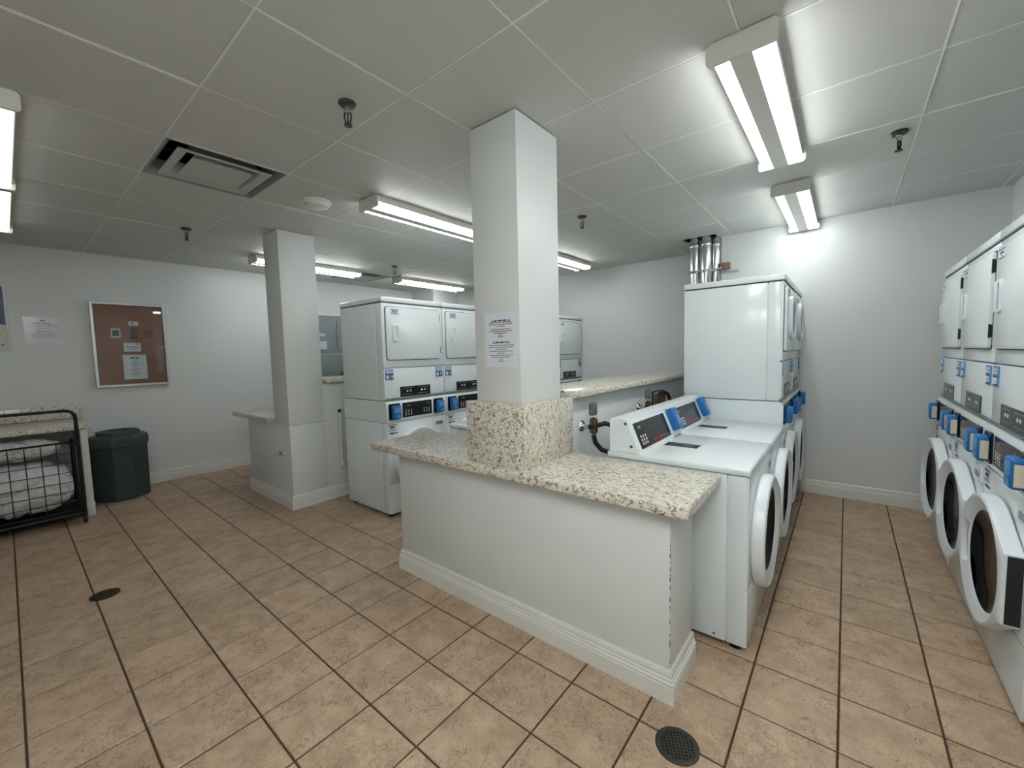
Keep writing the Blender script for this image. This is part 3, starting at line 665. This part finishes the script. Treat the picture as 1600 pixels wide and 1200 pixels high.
# ------------------------------------------------------------------ plumbing on the shelf wall
def valve(label, y, z):
    t = thing('water_valve', label, 'valve', (-.268, y, z))
    part('flange', MB().lathe([(0, 0), (.12, 0), (.1, .03), (0, .03)], (0, 0, 0), 20, 'x'), CHROME, t)
    part('pipe', MB().cyl((.02, 0, 0), (.3, 0, 0), .05, 12), CHROME, t)
    part('body', MB().box(.2, .34, -.06, .06, -.12, .18, .02).cyl((.27, 0, -.2), (.27, 0, .2), .045, 10), BRASS, t)
    part('lever', MB().box(.2, .32, -.1, .1, .24, .5, .04), GREYM, t)
    part('collar', MB().cyl((.27, -.13, .02), (.27, .13, .02), .06, 12), BLACKM, t)
valve('water valve with lever on the grey wall behind the nearest low washer', 2.62, 3.22)
valve('water valve on the grey wall farther back, near the stacked machines', 5.6, 3.25)
for lb, pts in (('black hose curving down from the nearest water valve', [(.0, 2.62, 3.05), (.02, 2.66, 2.9), (.1, 2.75, 2.75), (.25, 2.85, 2.68), (.44, 2.9, 2.66)]),
                ('black hose running level from the nearest water valve to the washer', [(.02, 2.76, 3.24), (.12, 2.9, 3.27), (.28, 3.02, 3.2), (.40, 3.05, 3.0), (.42, 3.06, 2.6)]),
                ('black hose looping at the far water valve under the shelf', [(.0, 5.45, 3.25), (.1, 5.3, 3.4), (.12, 5.2, 3.3), (.1, 5.2, 3.0), (.2, 5.2, 2.7)])):
    o = part('hose', MB().tube(pts, .05, 10), RUBBER); tag(o, lb, 'hose', 'washer hoses')
t = thing('pipe_frame', 'dark pipe frame under the shelf beside the stacked machines', 'pipe', (-.1, 6.2, 3.0))
part('frame', MB().tube([(0, 0, 0), (0, 0, .62), (0, .55, .62), (0, .55, 0)], .028, 8), WIRE, t)
part('fitting', MB().cyl((.03, .25, .2), (.03, .25, .55), .07, 12).cyl((.03, .75, .1), (.03, .75, .6), .06, 12), BRASS, t)
part('tubing', MB().tube([(.03, .25, .5), (.1, .5, .6), (.1, .9, .5), (.1, 1.2, .2)], .05, 8), RUBBER, t)

# ------------------------------------------------------------------ exhaust ducts behind the island stacks
t0 = (('galvanised exhaust duct, left of the three rising through the ceiling', -.38, 11.12), ('galvanised exhaust duct, middle of the three rising through the ceiling', .0, 11.08), ('galvanised exhaust duct, right rear of the three by the wall', .23, 11.4))
for lb, x, y in t0:
    t = thing('exhaust_duct', lb, 'duct', (x, y, 5.4), 0, 'exhaust ducts through the ceiling')
    cpart('du', 'duct_pipe', lambda: MB().cyl((0, 0, 0), (0, 0, 3.9), .165, 24), CHROME, t)
    cpart('duc', 'crimp_collar', lambda: MB().lathe([(.166, 2.95), (.178, 2.97), (.178, 3.1), (.166, 3.12)], (0, 0, 0), 24), CHROME, t)
    cpart('dus', 'seam', lambda: MB().box(-.01, .01, -.175, -.16, 0, 3.9), CHROME, t)
t = thing('duct_strap', 'flat metal strap tied round the exhaust ducts with a wooden block', 'strap', (0, 0, 7.5))
part('strap', MB().tube([(-.6, 11.1, 0), (-.56, 10.92, 0), (-.38, 10.86, .0), (.0, 10.83, .0), (.24, 11.0, .0), (.46, 11.27, .08)], .03, 6), ALU, t)
part('wood_block', MB().box(.44, .72, 11.28, 11.44, .03, .25, .01), WOOD, t)
part('rod', MB().cyl((.42, 11.4, -.06), (1.0, 11.4, -.06), .025, 8), ALU, t)

# ------------------------------------------------------------------ notices and boards
def sheet(name, label, cat, rows, w_, h_, loc, rotz, seed, m=PAPER, film=False):
    t = thing(name, label, cat, loc, rotz)
    part('paper', MB().box(-w_ / 2, w_ / 2, -.006, 0, -h_ / 2, h_ / 2), m, t)
    part('print', print_lines(rows, -.006, seed, .002), INK, t)
    if film: part('film', MB().box(-w_ / 2 - .06, w_ / 2 + .06, -.014, -.009, -h_ / 2 - .06, h_ / 2 + .06), LAMGLASS, t)
    return t
rows = [(0, .33, .30, .028)] + [(0, .30 - .032 * k - (.02 if k > 2 else 0), wd, .012) for k, wd in enumerate((.5, .54, .2, .44, .54, .32, .1, .13))] + [(0, -.04, .26, .024)] + \
       [(0, -.09 - .034 * k, wd, .012) for k, wd in enumerate((.56, .54, .24, .52, .18, .53, .4, .07, .14))]
t = sheet('notice', 'white printed notice taped to the front of the front column', 'notice', rows, .73, .94, (-.685, .597, 4.99), 0, 3)
mm = MB()
for cx, cz in ((-.185, .33), (.185, .33), (-.165, -.04), (.165, -.04)): mm.prism([(cx - .022, cz - .018), (cx + .022, cz - .018), (cx, cz + .022)], 'y', -.0085, -.006)
part('warning_triangle', mm, INK, t)
rows = [(0, .36, .12, .05), (0, .27, .4, .03)] + [(0, .21 - .05 * k, wd, .016) for k, wd in enumerate((.66, .68, .3))] + [(0, .0, .35, .025)] + [(0, -.06 - .05 * k, wd, .016) for k, wd in enumerate((.66, .55, .68, .4))]
sheet('notice', 'laminated printed notice on the wall left of the noticeboard', 'notice', rows, .74, .84, (XW + .004, -3.9, 5.87), E90, 8, PAPER, True)
t = thing('poster', 'framed poster with navy top half at the left picture edge', 'poster', (XW + .004, -5.35, 6.28), E90)
part('paper', MB().box(-.66, .66, -.02, 0, -1.0, -.22), POSTC, t)
part('picture', MB().box(-.66, .66, -.021, 0, -.21, 1.0), NAVY, t)
fr = MB()
for b in ((-.73, -.66, -1.07, 1.07), (.66, .73, -1.07, 1.07), (-.66, .66, -1.07, -1.0), (-.66, .66, 1.0, 1.07)): fr.box(b[0], b[1], -.04, 0, b[2], b[3], .008, 1)
part('frame', fr, FRAMEW, t)
part('print', print_lines([(.45, -.86, .3, .03)], -.02, 9, .002), INK, t)
# noticeboard
def cork_mat():
    return mat('cork', srgb(146, 96, 72), .85, bump=.5, bscale=500, var=.18, vscale=60)
t = thing('noticeboard', 'glass-fronted cork noticeboard with silver frame on the left wall', 'noticeboard', (XW + .003, -1.735, 5.42), E90)
hw, hh = 1.0, 1.5
part('cork_panel', MB().box(-hw, hw, -.05, 0, -hh, hh), cork_mat(), t)
for b in ((-hw - .05, -hw + .04, -hh - .05, hh + .05), (hw - .04, hw + .05, -hh - .05, hh + .05), (-hw + .04, hw - .04, -hh - .05, -hh + .04), (-hw + .04, hw - .04, hh - .04, hh + .05)):
    part('frame_rail', MB().box(b[0], b[1], -.17, 0, b[2], b[3], .012, 1), ALU, t)
part('glass_pane', MB().box(-hw + .03, hw - .03, -.125, -.115, -hh + .03, hh - .03), PANE, t)
part('lock', MB().lathe([(0, -.15), (.03, -.15), (.03, -.12)], (hw - .1, 0, -.1), 12, 'y'), CHROME, t)
PHOTO = mat('photo_dark', srgb(70, 60, 58), .4, var=.5, vscale=40)
PHOTO2 = mat('photo_red', srgb(104, 74, 70), .4, var=.4, vscale=40)
def pin(name, label, cat, y0, y1, z0, z1, m, border=None, rows=None, seed=1):
    q = thing(name, label, cat, (XW + .003 + .052, (y0 + y1) / 2, (z0 + z1) / 2), E90); w_, h_ = (y1 - y0) / 2, (z1 - z0) / 2
    part('paper', MB().box(-w_, w_, -.006, 0, -h_, h_), border or m, q)
    if border: part('picture', MB().box(-w_ + .035, w_ - .035, -.009, -.006, -h_ + .05, h_ - .05), m, q)
    if rows: part('print', print_lines([(a * w_, b * h_, c * w_, d) for a, b, c, d in rows], -.006, seed, .002), INK, q)
pin('business_card', 'small white card pinned highest on the noticeboard', 'card', -1.765, -1.486, 6.15, 6.3, PAPER, None, [(-.2, .2, .5, .03), (-.3, -.2, .4, .02)], 2)
pin('photo', 'dark photo pinned at the middle of the noticeboard', 'photo', -1.735, -1.535, 5.64, 6.03, PHOTO)
pin('photo', 'white-bordered photo pinned at the left of the noticeboard', 'photo', -2.27, -2.01, 5.69, 6.02, PHOTO, PAPER)
pin('photo', 'reddish photo pinned at the right of the noticeboard', 'photo', -1.33, -1.1, 5.7, 6.03, PHOTO2)
pin('card', 'wide white card pinned above the printed sheet', 'card', -1.955, -1.475, 5.17, 5.5, PAPER, None, [(.6, .7, .3, .03), (0, .1, 1.4, .015), (0, -.2, 1.4, .015), (0, -.5, 1.2, .015)], 3)
pin('paper_sheet', 'large white printed sheet pinned low on the noticeboard', 'paper', -2.01, -1.34, 4.13, 5.05, PAPER, None, [(0, .74, .8, .05)] + [(0, .4 - .2 * k, (.5, .7, .3, .8, .5, .9)[k], .02) for k in range(6)], 4)

# ------------------------------------------------------------------ left corner: wall counter, bin, cart with laundry
t = thing('wall_counter', 'granite wall counter with backsplash behind the laundry cart', 'counter', (XW, -3.3, 0))
part('slab', MB().box(.075, 2.85, -3.6, .04, 2.74, 2.88, .03, 3), GRAN, t)
part('backsplash', MB().box(.075, .2, -3.6, .12, 2.885, 3.34, .012, 2), GRAN, t)
part('support_panel', MB().box(.075, 2.74, -.2, -.04, .001, 2.735, .01, 2), TRIM, t)
part('support_foot', MB().box(.075, 2.78, -.21, -.025, .001, .42, .01, 2), TRIM, t)
t = thing('trash_bin', 'dark grey eight-sided trash bin against the left wall', 'bin', (-15.95, -2.47, 0))
def octo(h, z, c=.36): return [(a, b, z) for a, b in ((h, h * c), (h * c, h), (-h * c, h), (-h, h * c), (-h, -h * c), (-h * c, -h), (h * c, -h), (h, -h * c))]
part('bin_body', MB().loops([octo(.66, 0), octo(.70, .05), octo(.72, 1.86)], (True, True)), BINM, t, 25)
part('bin_lid', MB().loops([octo(.75, 1.865), octo(.765, 1.9), octo(.765, 2.16), octo(.73, 2.22), octo(.56, 2.28), octo(.55, 2.38), octo(.47, 2.40), octo(.40, 2.24)], (False, True)), BINL, t, 25)
part('bin_opening', MB().loops([octo(.40, 2.25), octo(.39, 2.255)], (True, True)), HOLE, t)

CX, CY0, CY1 = -13.7, -6.3, -3.61
t = thing('laundry_cart', 'black wire laundry cart full of white bundles below the wall counter', 'cart', (CX, (CY0 + CY1) / 2, 0))
hy = (CY1 - CY0) / 2
def arch(x, z0, z1, r=.22, h=hy):
    o = [(x, -h, z0), (x, -h, z1 - r)]
    o += [(x, -h + r - r * math.cos(a), z1 - r + r * math.sin(a)) for a in (PI / 8, PI / 4, 3 * PI / 8)] + [(x, -h + r, z1), (x, h - r, z1)]
    o += [(x, h - r + r * math.sin(a), z1 - r + r * math.cos(a)) for a in (PI / 8, PI / 4, 3 * PI / 8)] + [(x, h, z1 - r), (x, h, z0)]
    return o
part('handle_frame', MB().tube(arch(0, .16, 3.4), .045, 10), WIRE, t)
part('panel_frame', MB().tube([(p[0] - .02, p[1], p[2]) for p in arch(0, .42, 2.46, .16, hy - .1)] + [(-.02, -hy + .1, .42)], .03, 8), WIRE, t)
for k in range(1, 8):
    y = hy - .14 - k * .3
    if y > -hy + .2: part('wire', MB().cyl((-.02, y, .42), (-.02, y, 2.44), .011, 6), WIRE, t)
for k in range(1, 7): part('wire', MB().cyl((-.03, -hy + .14, .42 + k * .289), (-.03, hy - .14, .42 + k * .289), .011, 6), WIRE, t)
part('lower_rail', MB().tube([(0, -hy, .3), (0, hy, .3)], .04, 8), WIRE, t)
for sx in (-1.0, 1.0):
    part('side_rail', MB().tube([(0, sx * hy, .3), (-2.2, sx * hy, .3)], .04, 8), WIRE, t)
    part('rear_post', MB().tube([(-2.2, sx * hy, .16), (-2.2, sx * hy, 2.3)], .04, 8), WIRE, t)
    part('upper_rail', MB().tube([(0, sx * hy, 2.3), (-2.2, sx * hy, 2.3)], .03, 8), WIRE, t)
    for x in (0, -2.2):
        c = part('caster', MB().lathe([(.13, -.04), (.14, -.03), (.14, .03), (.13, .04), (0, .04), (0, -.04), (.13, -.04)], (x, sx * hy, .14), 16, 'y'), RUBBER, t)
part('tray', MB().box(-2.2, -.02, -hy + .02, hy - .02, .3, .34), WIRE, t)
def bundle(label, c, r, seed, p=3.2):
    b = bmesh.new(); bmesh.ops.create_icosphere(b, subdivisions=6, radius=1)
    off = Vector((seed * 7.3, seed * 3.1, seed * 1.7))
    for v in b.verts:
        d = v.co.normalized(); k = (abs(d.x) ** p + abs(d.y) ** p + abs(d.z) ** p) ** (-1 / p)
        q = Vector((d.x * r[0], d.y * r[1], d.z * r[2])) * k
        w_ = q + Vector([noise.noise(q * .9 + off + Vector((i * 9, 0, 0))) for i in range(3)]) * .5
        f1 = 1 - abs(noise.noise(w_ * 1.5 + off)) * 2; f2 = 1 - abs(noise.noise(w_ * 3.4 + off * 2)) * 2; f3 = noise.noise(w_ * 7 + off)
        v.co = q - (d * (.13 * max(0, f1) ** 3 + .055 * max(0, f2) ** 3 - .02 * f3))
    o = part('laundry_bundle', MB().bm(b), CLOTH, None, 80); o.location = [k * S for k in c]; tag(o, label, 'laundry', 'white laundry in the cart')
bundle('big crumpled heap of white laundry filling the wire cart', (-14.62, -4.95, 1.13), (.83, 1.22, .75), 1)
bundle('rounded white laundry bag on top of the heap in the cart', (-14.72, -4.85, 2.27), (.68, 1.0, .31), 5, 2.5)

# ------------------------------------------------------------------ floor drains
def drain(label, x, y, r):
    t = thing('floor_drain', label, 'drain', (x, y, .003), .5, 'round floor drains')
    part('rim', MB().lathe([(r * .93, .0), (r, .002), (r, .012), (r * .93, .016), (r * .78, .012), (r * .78, .0), (r * .93, .0)], (0, 0, 0), 36), DRAINM, t)
    part('well', MB().lathe([(0, .001), (r * .8, .001)], (0, 0, 0), 24), HOLE, t)
    g = MB(); s = r * .17; n = 5
    for i in range(-n, n):
        c = (i + .5) * s * .98
        h = math.sqrt(max(0, (r * .8) ** 2 - c * c))
        if h > .02:
            g.box(c - s * .22, c + s * .22, -h, h, .002, .012); g.box(-h, h, c - s * .22, c + s * .22, .002, .0115)
    part('grate', g, DRAINM, t)
drain('round metal floor drain at the bottom of the picture, by the half wall corner', 2.5, -.07, .25)
drain('round dark floor drain on the left floor, in front of the trash bin', -7.77, -3.86, .235)
